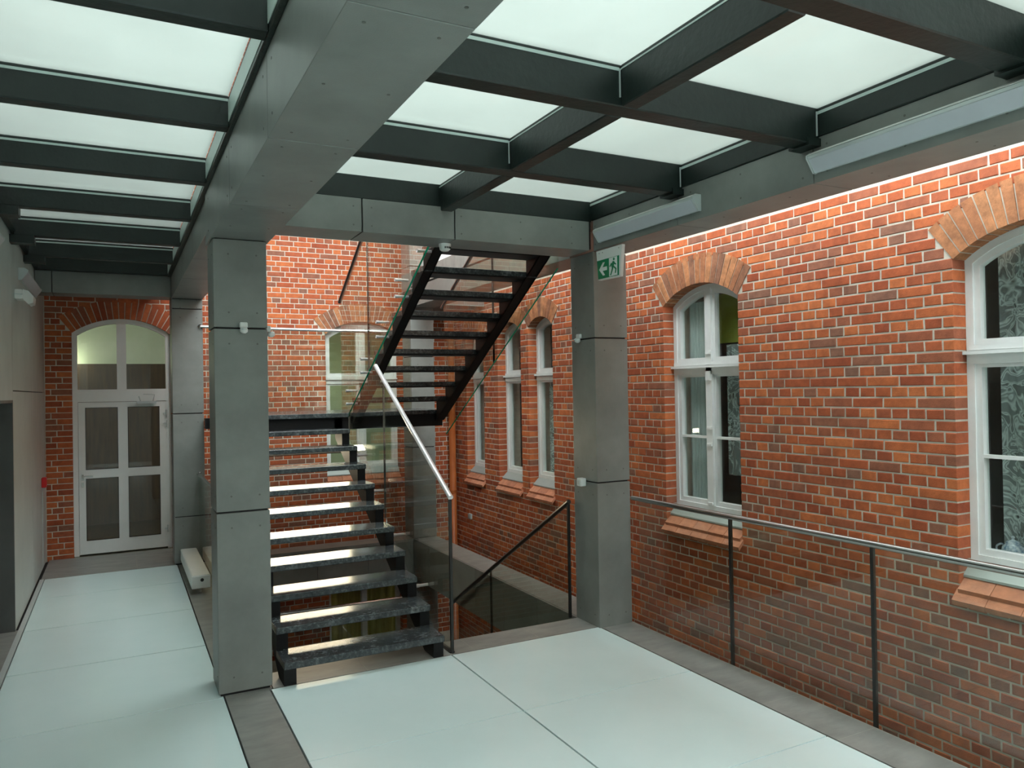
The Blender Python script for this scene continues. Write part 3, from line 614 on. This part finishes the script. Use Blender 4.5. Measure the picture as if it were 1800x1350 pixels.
beam('clad_beam', 'grey clad edge beam carrying the two strip lights along the brick wall', ysr, 'y', 3.722, 4.07, -4, 5.6, 3.308, 3.575,
     [([(3.722, y+d, z) for y in ysr[3:-1] for d in (0.08, 0.6, 1.1) for z in (3.36, 3.52)], 'x'), ([(x, y+d, 3.308) for y in ysr[3:-1] for d in (0.3, 0.9) for x in (3.85, 4.0)], 'z')])
beam('clad_beam', 'grey clad edge beam behind the upper stair flight, above narrow windows', [5.97, 7.2, 8.5, 9.7, 10.3], 'y', 3.722, 4.07, 5.97, 10.3, 3.308, 3.575)
beam('clad_beam', 'grey clad end beam above the white door', [-0.85, -0.674, 0.595], 'x', -0.85, 0.595, 10.30, 10.66, 3.325, 3.58)

# ------------------------------------------------------------------ ceiling: steel grid with frosted glass
ceil = thing('ceiling', (1.6, 3, 3.53), 'glass ceiling of frosted panes on a dark green-black steel grid', 'ceiling', kind='structure')
GZ = 3.745
def sbeam(x0, x1, y0, y1, z0, name='steel_beam'):
    b = B(name, 'steel', ceil, x0, x1, y0, y1, z0, GZ-0.001, c=0.006); return b
Lf = [0.70, 1.93, 3.165, 4.402, 5.625, 6.87, 8.085, 9.21, 10.24]  # grid stops short; unseen gap over the viewer added to let in skylight
for y in Lf[:-1]:
    b = sbeam(-0.82, 0.56, y, y+0.10, 3.57); B('glazing_bead', 'bead', b, -0.78, 0.553, y-0.004, y+0.0, GZ-0.034, GZ-0.02)
    B('beam_shoe', 'steel', b, -0.85, -0.66, y-0.02, y+0.12, 3.50, 3.57)
sbeam(-0.83, 0.595, 10.2, 10.30, 3.58)
sbeam(0.557, 0.60, 0.70, 10.3, 3.572, 'edge_channel'); sbeam(-0.85, -0.80, 0.70, 10.3, 3.60, 'edge_channel')
ed = Lf[:]
for a, b in zip(ed, ed[1:]): B('glass_panel', 'ceil_glass', ceil, -0.79, 0.556, a+0.015, b+0.085, GZ, GZ+0.03)
B('glass_panel', 'ceil_glass', ceil, -0.79, 0.556, 10.25, 10.3, GZ, GZ+0.03)
for a, b in zip(ed, ed[1:]): B('edge_channel_sheen', 'bead', ceil, 0.5535, 0.5565, max(a+0.102, -4), b-0.001, 3.60, 3.715)  # pale face on dark steel; reflected light put into the colour
Rf = [0.72, 1.935, 3.152, 4.385, 5.605]
for y in Rf[:-1]:
    b = sbeam(0.97, 3.722, y, y+0.13, 3.53)
    B('glazing_bead', 'bead', b, 0.98, 2.275, y-0.004, y, GZ-0.036, GZ-0.02); B('beam_shoe', 'steel', b, 3.62, 3.721, y-0.012, y+0.142, 3.515, 3.56)
    for x in (2.28, 3.70): B('weld_strip', 'alu', b, x-0.006, x, y-0.008, y-0.0005, 3.575, GZ-0.025)
sbeam(0.97, 3.722, 5.605, 5.72, 3.565)
for a, b in zip(Rf, Rf[1:]): sbeam(2.285, 2.385, max(a+0.131, -4), b-0.001, 3.53)
sbeam(3.71, 3.78, 0.72, 5.605, 3.576, 'edge_channel'); sbeam(0.93, 0.975, 0.72, 5.605, 3.574, 'edge_channel')
er = Rf[:]
for a, b in zip(er, er[1:]):
    a2 = a+0.015 if a > -4 else a
    B('glass_panel', 'ceil_glass', ceil, 0.98, 2.33, a2, b+0.10, GZ, GZ+0.03); B('glass_panel', 'ceil_glass', ceil, 2.335, 3.72, a2, b+0.10, GZ, GZ+0.03)
    for y0, y1 in ((max(a+0.132, -4), b-0.002),):
        B('glazing_bead', 'bead', ceil, 3.7065, 3.7095, y0, y1, GZ-0.04, GZ-0.022); B('glazing_bead', 'bead', ceil, 2.2815, 2.2845, y0, y1, GZ-0.03, GZ-0.022)
B('upper_strip', 'tile', ceil, 3.725, 4.08, -4, 10.66, 3.60, 3.80); B('upper_strip', 'tile', ceil, 0.58, 0.98, -4, 10.66, 3.60, 3.80)
B('upper_strip', 'tile', ceil, 0.98, 3.72, 5.725, 5.95, 3.60, 3.80); B('upper_strip', 'tile', ceil, -0.85, 0.58, 10.31, WY, 3.60, 3.80)

# ------------------------------------------------------------------ staircase
RI, GO = 0.17, 0.297
def flight(label, x0, x1, nos, z0, sgn, n, stx, foot, end, name='stair_flight', ylim=-99, brk=True):
    """nos: y of first nosing; sgn +1 climbs towards +y; treads at z0+RI*k"""
    f = thing(name, ((x0+x1)/2, nos, z0), label, 'staircase')
    for k in range(1, n+1):
        y = nos+sgn*GO*(k-1); z = z0+RI*k; a, b = sorted((y, y+sgn*0.325)); a = max(a, ylim)
        B('tread', 'granite', f, x0, x1, a, b, z-0.05, z, c=0.004)
        a2, b2 = sorted((y+sgn*0.04, y+sgn*0.30)); a2 = max(a2, ylim)
        if brk: B('tread_bracket', 'stair_steel', f, stx[0][1], stx[1][0], a2, b2, z-0.062, z-0.0505)
    pts = []; y = nos+sgn*0.025
    pts.append((y, max(z0, z0+foot)))
    for k in range(1, n+1):
        yk = nos+sgn*(0.025+GO*(k-1)); zz = z0+RI*k-0.0505
        pts.append((yk, zz)); pts.append((yk+sgn*GO, zz))
    yl = nos+sgn*(0.025+GO*n); pts.append((yl, end))
    slope = RI/GO; line = lambda yy: z0+RI-0.30+slope*abs(yy-nos)
    if line(yl) < end: pts.append((yl, line(yl)))
    yz = nos+sgn*(z0+foot-(z0+RI-0.30))/slope
    pts.append((yz, z0+foot))
    pts = [(max(p[0], ylim), p[1]) for p in pts]
    for a, b in stx: MB().prism(pts, YZ, a, b).build('stringer', 'stair_steel', f)
    return f
flight('lower open-riser stair flight of dark granite treads rising from the glass floor', 1.03, 2.265, 5.60, 0.0, 1, 10, [(1.032, 1.12), (2.18, 2.262)], 0.0, 1.80, brk=False)
flight('upper open-riser stair flight seen from below, rising to the cross beam', 2.44, 3.60, 8.80, 1.87, -1, 10, [(2.442, 2.53), (3.49, 3.598)], -0.13, 3.6, ylim=5.956)
# flight down: built as a climb from the lower landing to the floor
flight('stair flight leading down to the storey below, under the upper flight', 2.44, 3.60, 8.90, -1.87, -1, 10, [(2.442, 2.53), (3.49, 3.598)], -0.13, -0.05, ylim=5.956)
def landing(z, yr, label):
    l = thing('stair_landing', (2.3, 9.4, z-0.2), label, 'landing')
    B('landing_slab', 'granite', l, 1.03, 2.335, 8.57, 10.26, z-0.05, z, c=0.004); B('landing_slab', 'granite', l, 2.335, 2.375, 8.95, 10.26, z-0.05, z); B('landing_slab', 'granite', l, 2.375, 3.62, yr, 10.26, z-0.05, z, c=0.004)
    B('front_beam', 'stair_steel', l, 1.03, 2.335, 8.61, 8.72, z-0.20, z-0.0505); B('front_beam', 'stair_steel', l, 2.375, 3.60, yr+0.02, yr+0.12, z-0.20, z-0.0505); B('back_beam', 'stair_steel', l, 1.03, 3.60, 10.10, 10.22, z-0.20, z-0.0505)
    for x in (1.05, 1.9, 2.75, 3.5): B('joist', 'stair_steel', l, x, x+0.08, 8.72 if x < 2.4 else yr+0.12, 10.10, z-0.19, z-0.0505)
    B('soffit_plate', 'stair_steel', l, 1.04, 3.59, yr+0.13, 10.09, z-0.10, z-0.085)
    for x in (0.958, 3.62): B('wall_bracket', 'stair_steel', l, x, x+0.09, 10.1, 10.298, z-0.19, z-0.06)
    return l
landing(1.87, 8.835, 'dark granite stair landing between the two flights'); landing(-1.87, 8.935, 'stair landing of the storey below, deep in the stair well')

# ------------------------------------------------------------------ glass balustrades
def pane(parent, pts, x, th=0.018, name='glass_pane', ext=YZ, green=()):
    return MB().prism(pts, ext, x-th/2, x+th/2, 0, 1, green).build(name, ['glass', 'green_edge'], parent)
def pin(parent, p, x0, x1, r=0.013):
    m = MB().lathe((x0, p[0], p[1]), [(r*1.25, 0), (r*1.25, 0.03), (r, 0.03), (r, x1-x0)], 12, axis='x'); m.build('standoff_pin', 'pin', parent, True)
GX = 2.352
# lower flight
b1 = thing('glass_balustrade', (GX, 5.66, 0), 'glass balustrade with bright steel handrail on the lower stair flight', 'balustrade')
ge = lambda y: 3.316-0.5715*(y-6.061)       # lower edge of the upper flight's glass
hr = lambda y: 1.257+0.581*(y-5.66)
bt = lambda y: 0.0 if y < 5.86 else RI/GO*(y-5.86)
pane(b1, [(5.672, 0.0), (5.86, 0.0), (7.326, bt(7.326)), (7.326, hr(7.326)-0.01), (5.672, hr(5.672)-0.02)], GX)
pane(b1, [(7.336, bt(7.336)), (8.62, bt(8.62)), (8.62, ge(8.62)-0.012), (7.60, min(ge(7.60)-0.012, hr(7.6))), (7.58, hr(7.58)-0.02), (7.336, hr(7.336)-0.01)], GX)
B('end_post', 'gasket', b1, GX-0.011, GX+0.011, 5.648, 5.671, 0.0, 1.235)
B('base_channel', 'gasket', b1, GX-0.02, GX+0.02, 5.655, 5.95, 0.0005, 0.012)
B('pane_joint', 'gasket', b1, GX-0.0105, GX+0.0095, 7.3285, 7.3335, bt(7.33), hr(7.33)-0.02)
tubeo('handrail', 'pin', b1, [(GX, 5.64, hr(5.64)), (GX, 7.58, hr(7.58))], 0.0215)  # paler pin steel stands in for the sky reflection on this rail
for p in ((7.995, 1.429), (7.446, 1.105), (6.845, 0.761), (6.239, 0.42)): pin(b1, p, 2.262, GX+0.02)
# upper flight, left side
b2 = thing('glass_balustrade', (GX, 8.9, 1.7), 'glass balustrade on the open side of the upper stair flight, with steel pins', 'balustrade')
hr2 = lambda y: 3.187+0.60*(8.956-y)
pane(b2, [(8.90, ge(8.90)), (7.812, ge(7.812)), (7.812, hr2(7.812)), (8.90, hr2(8.90))], GX, green=(0,))
pane(b2, [(7.80, ge(7.80)), (5.96, ge(5.96)), (5.96, hr2(5.96)), (7.80, hr2(7.80))], GX, green=(0,))
B('pane_joint', 'gasket', b2, GX-0.0105, GX+0.0095, 7.804, 7.809, ge(7.806), hr2(7.806)-0.02)
tubeo('handrail', 'rail_shaded', b2, [(GX, 8.97, hr2(8.97)), (GX, 5.9, hr2(5.9))], 0.0215)
for p in ((6.803, 3.149), (6.81, 2.995), (7.402, 2.807), (7.41, 2.658), (7.986, 2.46), (7.994, 2.314), (8.577, 2.122), (8.586, 1.973)): pin(b2, p, GX-0.045, 2.442)
for p in ((6.2, 3.47), (6.2, 3.32)): pin(b2, p, GX-0.045, 2.442)
# upper flight, wall side
GXR = 3.665
b3 = thing('glass_balustrade', (GXR, 8.9, 1.7), 'glass balustrade on the wall side of the upper stair flight', 'balustrade')
g3 = lambda y: 1.871+0.598*(8.467-y)-0.055; h3 = lambda y: 3.169+0.55*(8.95-y)
pane(b3, [(8.9, g3(8.9)), (7.5, g3(7.5)), (7.5, h3(7.5)), (8.9, h3(8.9))], GXR, green=(0,))
pane(b3, [(7.49, g3(7.49)), (6.1, g3(6.1)), (6.1, h3(6.1)), (7.49, h3(7.49))], GXR, green=(0,))
B('pane_joint', 'gasket', b3, GXR-0.0105, GXR+0.0105, 7.49, 7.50, g3(7.495), h3(7.495)-0.02)
tubeo('handrail', 'rail_shaded', b3, [(GXR, 8.98, h3(8.98)), (GXR, 6.0, h3(6.0))], 0.0215)
for y in (8.5, 7.9, 7.3, 6.7): pin(b3, (y, 1.95+0.572*(8.8-y)), 3.598, GXR+0.02)
# landing, back side: between the two rear columns
def back_guard(dz, label):
    b = thing('glass_balustrade', (2.3, 10.24, 1.87+dz), label, 'balustrade'); zt = 2.965+dz
    for a, c in ((0.99, 1.9), (1.91, 2.8), (2.81, 3.69)): pane(b, [(a, 1.825+dz), (c, 1.825+dz), (c, zt), (a, zt)], 10.272, ext=XZ)
    tubeo('handrail', 'chrome', b, [(0.93, 10.272, zt), (3.70, 10.272, zt-0.03)], 0.0215)
    MB().lathe((0.925, 10.30, zt), [(0.03, 0), (0.03, -0.012), (0.018, -0.014), (0.018, -0.03)], 14, axis='y').build('rail_bracket', 'chrome', b, True)
    for x in (1.2, 1.7, 2.2, 2.7, 3.4): MB().lathe((x, 10.29, 1.847+dz), [(0.016, -0.035), (0.016, 0.0)], 12, axis='y').build('standoff_pin', 'chrome', b, True)
    return b
back_guard(0, 'glass balustrade with long bright rail along the back of the landing'); back_guard(-3.74, 'glass balustrade on the landing of the storey below')
# flight down, wall side
b5 = thing('glass_balustrade', (GXR, 5.98, 0), 'glass balustrade sloping down into the stair well beside the exit-sign column', 'balustrade')
h5 = lambda y: 1.057-0.569*(y-5.989); t5 = lambda y: -0.25-0.572*(y-5.95)
for a, c in ((6.0, 7.66), (7.672, 8.8)): pane(b5, [(a, max(t5(a), -9)), (c, t5(c)), (c, h5(c)-0.01), (a, h5(a)-0.01)], GXR)
B('end_post', 'gasket', b5, GXR-0.011, GXR+0.011, 5.977, 5.999, 0.0, 1.045); B('pane_joint', 'gasket', b5, GXR-0.0105, GXR+0.0105, 7.66, 7.672, t5(7.66), h5(7.66))
tubeo('handrail', 'rail_shaded', b5, [(GXR, 5.975, h5(5.975)), (GXR, 8.85, h5(8.85))], 0.0215)
# long edge balustrade by the brick wall
BX = 4.092
b6 = thing('glass_balustrade', (BX, 3.4, 0), 'long glass balustrade with steel handrail along the brick wall', 'balustrade')
py = [5.50, 4.353, 3.134, 1.915, 0.70, -0.5, -1.7, -2.9, -4.0]
for a, c in zip(py, py[1:]): pane(b6, [(a-0.012, -0.12), (c+0.012, -0.12), (c+0.012, 1.10), (a-0.012, 1.10)], BX)
for y in py[1:-1]: B('pane_joint', 'gasket', b6, BX-0.0105, BX+0.0105, y-0.0115, y+0.0115, -0.12, 1.10)
tubeo('handrail', 'rail_steel', b6, [(BX, 5.58, 1.112), (BX, -4.0, 1.128)], 0.0225, 18)
# passage side of the void, behind the front column
b7 = thing('glass_balustrade', (0.90, 8, 0), 'glass balustrade along the passage behind the front column', 'balustrade')
for a, c in ((6.02, 7.4), (7.41, 8.8), (8.81, 10.28)): pane(b7, [(a, -0.1), (c, -0.1), (c, 1.09), (a, 1.09)], 0.888)
tubeo('handrail', 'chrome', b7, [(0.888, 6.01, 1.11), (0.888, 10.28, 1.11)], 0.0215)
MB().lathe((0.888, 10.30, 1.11), [(0.03, 0), (0.03, -0.012), (0.018, -0.014), (0.018, -0.05)], 14, axis='y').build('rail_bracket', 'chrome', b7, True)
# ------------------------------------------------------------------ fixtures
def strip_light(y0, y1, label):
    l = thing('strip_light', (3.68, (y0+y1)/2, 3.36), label, 'light fixture')
    prof = [(3.722, 3.475), (3.672, 3.475), (3.645, 3.455), (3.645, 3.438), (3.70, 3.362), (3.722, 3.362)]
    MB().prism(prof, XZ, y0+0.012, y1-0.012).build('housing', 'alu', l)
    MB().prism([(3.6425, 3.434), (3.697, 3.360), (3.6995, 3.363), (3.6465, 3.4365)], XZ, y0+0.02, y1-0.02).build('diffuser', 'lens', l)
    for a in (y0, y1-0.012): MB().prism([(x-0.004 if x < 3.71 else x, z+(0.003 if z > 3.4 else -0.003)) for x, z in prof], XZ, a, a+0.012).build('end_cap', 'alu', l)
    MB().prism([(3.676, 3.4755), (3.643, 3.4575), (3.6415, 3.46), (3.675, 3.479)], XZ, y0, y1).build('top_rim', 'plastic', l)
strip_light(4.19, 5.47, 'aluminium strip light above the exit sign on the edge beam')
strip_light(1.94, 3.185, 'long aluminium strip light on the edge beam near the right corner')
def strip_left(y0, y1, label):
    l = thing('strip_light', (-0.80, (y0+y1)/2, 3.26), label, 'light fixture')
    prof = [(-0.85, 3.37), (-0.80, 3.37), (-0.773, 3.35), (-0.773, 3.333), (-0.828, 3.257), (-0.85, 3.257)]
    MB().prism(prof, XZ, y0+0.012, y1-0.012).build('housing', 'alu', l)
    MB().prism([(-0.7705, 3.329), (-0.825, 3.255), (-0.8275, 3.258), (-0.7745, 3.3315)], XZ, y0+0.02, y1-0.02).build('diffuser', 'lens', l)
    for a in (y0, y1-0.012): MB().prism([(x+0.004 if x > -0.84 else x, z+(0.003 if z > 3.3 else -0.003)) for x, z in prof], XZ, a, a+0.012).build('end_cap', 'alu', l)
strip_left(8.75, 10.25, 'aluminium strip light high on the left wall next to the end beam')
strip_left(5.7, 7.05, 'aluminium strip light at the left picture edge')
# exit sign
ex = thing('exit_sign', (3.70, 5.31, 3.03), 'green and white emergency exit sign with running man and left arrow', 'sign')
MB().prism([(5.495, 3.285), (5.115, 3.285), (5.15, 3.025), (5.468, 3.03)], YZ, 3.692, 3.722).build('sign_housing', 'plastic', ex)
gp = MB().prism([(5.482, 3.20), (5.158, 3.20), (5.165, 3.037), (5.468, 3.04)], YZ, 3.6895, 3.692).build('sign_panel', 'green', ex)
S = lambda a, b: (5.475-0.31*a, 3.042+0.155*b)             # a across the panel, b up
def sg(name, pts): MB().prism([S(*p) for p in pts], YZ, 3.6885, 3.6895).build(name, 'signwhite', gp)
sg('arrow', [(0.08, 0.5), (0.26, 0.86), (0.36, 0.86), (0.25, 0.6), (0.46, 0.6), (0.46, 0.4), (0.25, 0.4), (0.36, 0.14), (0.26, 0.14)])
dr = MB().prism([S(*p) for p in [(0.56, 0.0), (0.94, 0.0), (0.94, 1.0), (0.56, 1.0)]], YZ, 3.6885, 3.6895).build('door_symbol', 'signwhite', gp)
rm = MB()
for pts in ([(0.66, 0.55), (0.74, 0.8), (0.82, 0.76), (0.78, 0.45), (0.70, 0.42)], [(0.66, 0.72), (0.58, 0.55), (0.61, 0.5), (0.72, 0.68)], [(0.80, 0.74), (0.90, 0.60), (0.88, 0.55), (0.78, 0.64)],
            [(0.70, 0.46), (0.66, 0.26), (0.60, 0.06), (0.65, 0.04), (0.72, 0.26), (0.77, 0.44)], [(0.75, 0.48), (0.85, 0.33), (0.83, 0.12), (0.88, 0.12), (0.91, 0.36), (0.79, 0.52)]):
    rm.prism([S(*p) for p in pts], YZ, 3.6875, 3.6886)
c0 = S(0.79, 0.89); rm.lathe((3.6876, c0[0], c0[1]), [(0.012, 0), (0.012, 0.001)], 12, axis='x'); rm.build('running_man', 'green', gp)
for y in (5.45, 5.40, 5.16): MB().lathe((3.691, y, 3.262), [(0.004, -0.001), (0.004, 0.001)], 8, axis='x').build('sign_screw', 'screw', ex)
# smoke detector
sd = thing('smoke_detector', (2.40, 5.79, 3.25), 'round white smoke detector under the cross beam', 'detector')
MB().lathe((2.40, 5.79, 3.31), [(0.05, 0), (0.05, -0.018), (0.046, -0.022), (0.044, -0.045), (0.03, -0.058), (0.012, -0.06)], 24).build('detector_body', 'plastic', sd, True)
for i in range(9):
    a = -1.9+i*0.35; MB().box(2.40+0.0455*math.cos(a)-0.004, 2.40+0.0455*math.cos(a)+0.004, 5.79+0.0455*math.sin(a)-0.003, 5.79+0.0455*math.sin(a)+0.003, 3.268, 3.284).build('vent_slot', 'gasket', sd)
def pir(loc, axis, label):
    x, y, z = loc; s = thing('motion_sensor', loc, label, 'sensor')
    if axis == 'y':
        MB().bbox(x-0.027, x+0.027, y-0.03, y, z-0.005, z+0.035, c=0.006).build('sensor_base', 'plastic', s)
        MB().lathe((x, y-0.03, z-0.012), [(0.012, -0.032), (0.026, -0.022), (0.027, -0.004), (0.022, 0.008)], 18).build('sensor_head', 'plastic', s, True)
        MB().lathe((x, y-0.047, z-0.022), [(0.008, -0.004), (0.018, 0.002), (0.018, 0.01)], 14).build('sensor_lens', 'alu', s, True)
    else:
        MB().bbox(x-0.03, x, y-0.03, y+0.03, z-0.005, z+0.035, c=0.006).build('sensor_base', 'plastic', s)
        MB().lathe((x-0.03, y, z-0.012), [(0.012, -0.032), (0.026, -0.022), (0.027, -0.004), (0.022, 0.008)], 18).build('sensor_head', 'plastic', s, True)
        MB().lathe((x-0.047, y, z-0.022), [(0.008, -0.004), (0.018, 0.002), (0.018, 0.01)], 14).build('sensor_lens', 'alu', s, True)
pir((0.79, 5.645, 2.575), 'y', 'white motion sensor on the front face of the front column')
pir((3.72, 5.82, 2.56), 'x', 'white motion sensor on the side of the exit-sign column')
ps = thing('motion_sensor', (0.985, 5.72, 2.55), 'white motion sensor on the stair side of the front column', 'sensor')
MB().bbox(0.955, 0.99, 5.70, 5.76, 2.555, 2.595, c=0.006).build('sensor_base', 'plastic', ps)
MB().lathe((0.995, 5.73, 2.545), [(0.012, -0.03), (0.026, -0.02), (0.027, -0.004), (0.022, 0.01)], 18).build('sensor_head', 'plastic', ps, True)
# wall switch on the exit-sign column
sw = thing('wall_socket', (3.705, 5.79, 1.24), 'small white switch box on the side of the exit-sign column', 'switch')
MB().bbox(3.66, 3.72, 5.76, 5.83, 1.225, 1.297, c=0.006).build('switch_box', 'plastic', sw)
MB().box(3.656, 3.66, 5.78, 5.81, 1.24, 1.28).build('switch_rocker', 'alu', sw)
# emergency flood light
em = thing('emergency_light', (-0.80, 8.5, 3.0), 'white twin-part emergency lamp on the left wall below the strip light', 'lamp')
MB().bbox(-0.85, -0.785, 8.38, 8.60, 3.03, 3.12, c=0.008).build('lamp_base', 'plastic', em)
MB().prism([(-0.785, 3.125), (-0.74, 3.11), (-0.70, 3.06), (-0.705, 3.0), (-0.74, 2.985), (-0.785, 3.03)], XZ, 8.42, 8.66).build('lamp_head', 'plastic', em)
MB().box(-0.8505, -0.783, 8.376, 8.604, 3.068, 3.076).build('lamp_groove', 'alu', em)
# fire call point
rc = thing('fire_call_point', (-0.84, 11.0, 1.0), 'red fire alarm call point at the end of the left wall', 'alarm')
MB().bbox(-0.85, -0.80, 10.92, 11.05, 1.0, 1.12, c=0.006).build('alarm_box', 'red', rc); MB().box(-0.80, -0.797, 10.95, 11.02, 1.03, 1.09).build('alarm_plate', 'red', rc)
MB().tube([(-0.845, 10.98, 1.0), (-0.845, 10.98, 0.02)], 0.006, 6).build('alarm_cable', 'alu', rc)
# convector units on the floor by the passage
def convector(x0, x1, y0, y1, label, side):
    c = thing('floor_convector', ((x0+x1)/2, y0, 0), label, 'radiator')
    MB().bbox(x0, x1, y0, y1, 0.06, 0.195, c=0.006).build('casing', side, c); B('top_grille', 'plastic', c, x0+0.012, x1-0.012, y0+0.012, y1-0.012, 0.195, 0.199)
    for k in range(2): MB().tube([((x0+x1)/2, y0+0.12+k*(y1-y0-0.24), 0.0), ((x0+x1)/2, y0+0.12+k*(y1-y0-0.24), 0.06)], 0.015, 10).build('foot', 'alu', c)
    MB().lathe(((x0+x1)/2+0.01, y0, 0.15), [(0.018, -0.003), (0.018, 0.0)], 16, axis='y').build('valve_cap', 'gasket', c)
convector(0.66, 0.845, 8.66, 10.28, 'white low convector heater on feet beside the glass floor', 'plastic')
# drainpipe in the corner and small box on the brick
dp = thing('drainpipe', (4.80, 11.40, -3.7), 'brown drainpipe in the far corner of the brick walls', 'pipe')
MB().tube([(4.80, 11.40, -3.7), (4.80, 11.40, 7.5)], 0.055, 18).build('pipe', 'pipe', dp, True)
for z in (-1.0, 0.45, 2.4, 4.6): MB().lathe((4.80, 11.40, z), [(0.062, 0), (0.062, 0.045)], 18).build('pipe_collar', 'pipe', dp)
wb = thing('wall_box', (4.88, 10.93, 0.09), 'small pale junction box on the brick below the narrow windows', 'box')
MB().bbox(4.865, 4.9, 10.88, 10.98, 0.09, 0.17, c=0.005).build('junction_box', 'zinc', wb); MB().box(4.86, 4.865, 10.90, 10.96, 0.105, 0.155).build('junction_lid', 'zinc', wb)
# lamp hung under the landing that lights the lower flight
ul = thing('stair_lamp', (2.05, 10.08, 1.3), 'long warm linear lamp hung below the landing, shining on the treads', 'lamp')
MB().bbox(1.36, 2.74, 10.051, 10.12, 1.30, 1.40, c=0.008).build('lamp_housing', 'stair_steel', ul)
B('lamp_lens', 'lamp', ul, 1.38, 2.72, 10.044, 10.051, 1.322, 1.394)
for x in (1.5, 2.6): MB().tube([(x, 10.085, 1.40), (x, 10.085, 1.768)], 0.006, 8).build('hanger_rod', 'stair_steel', ul)
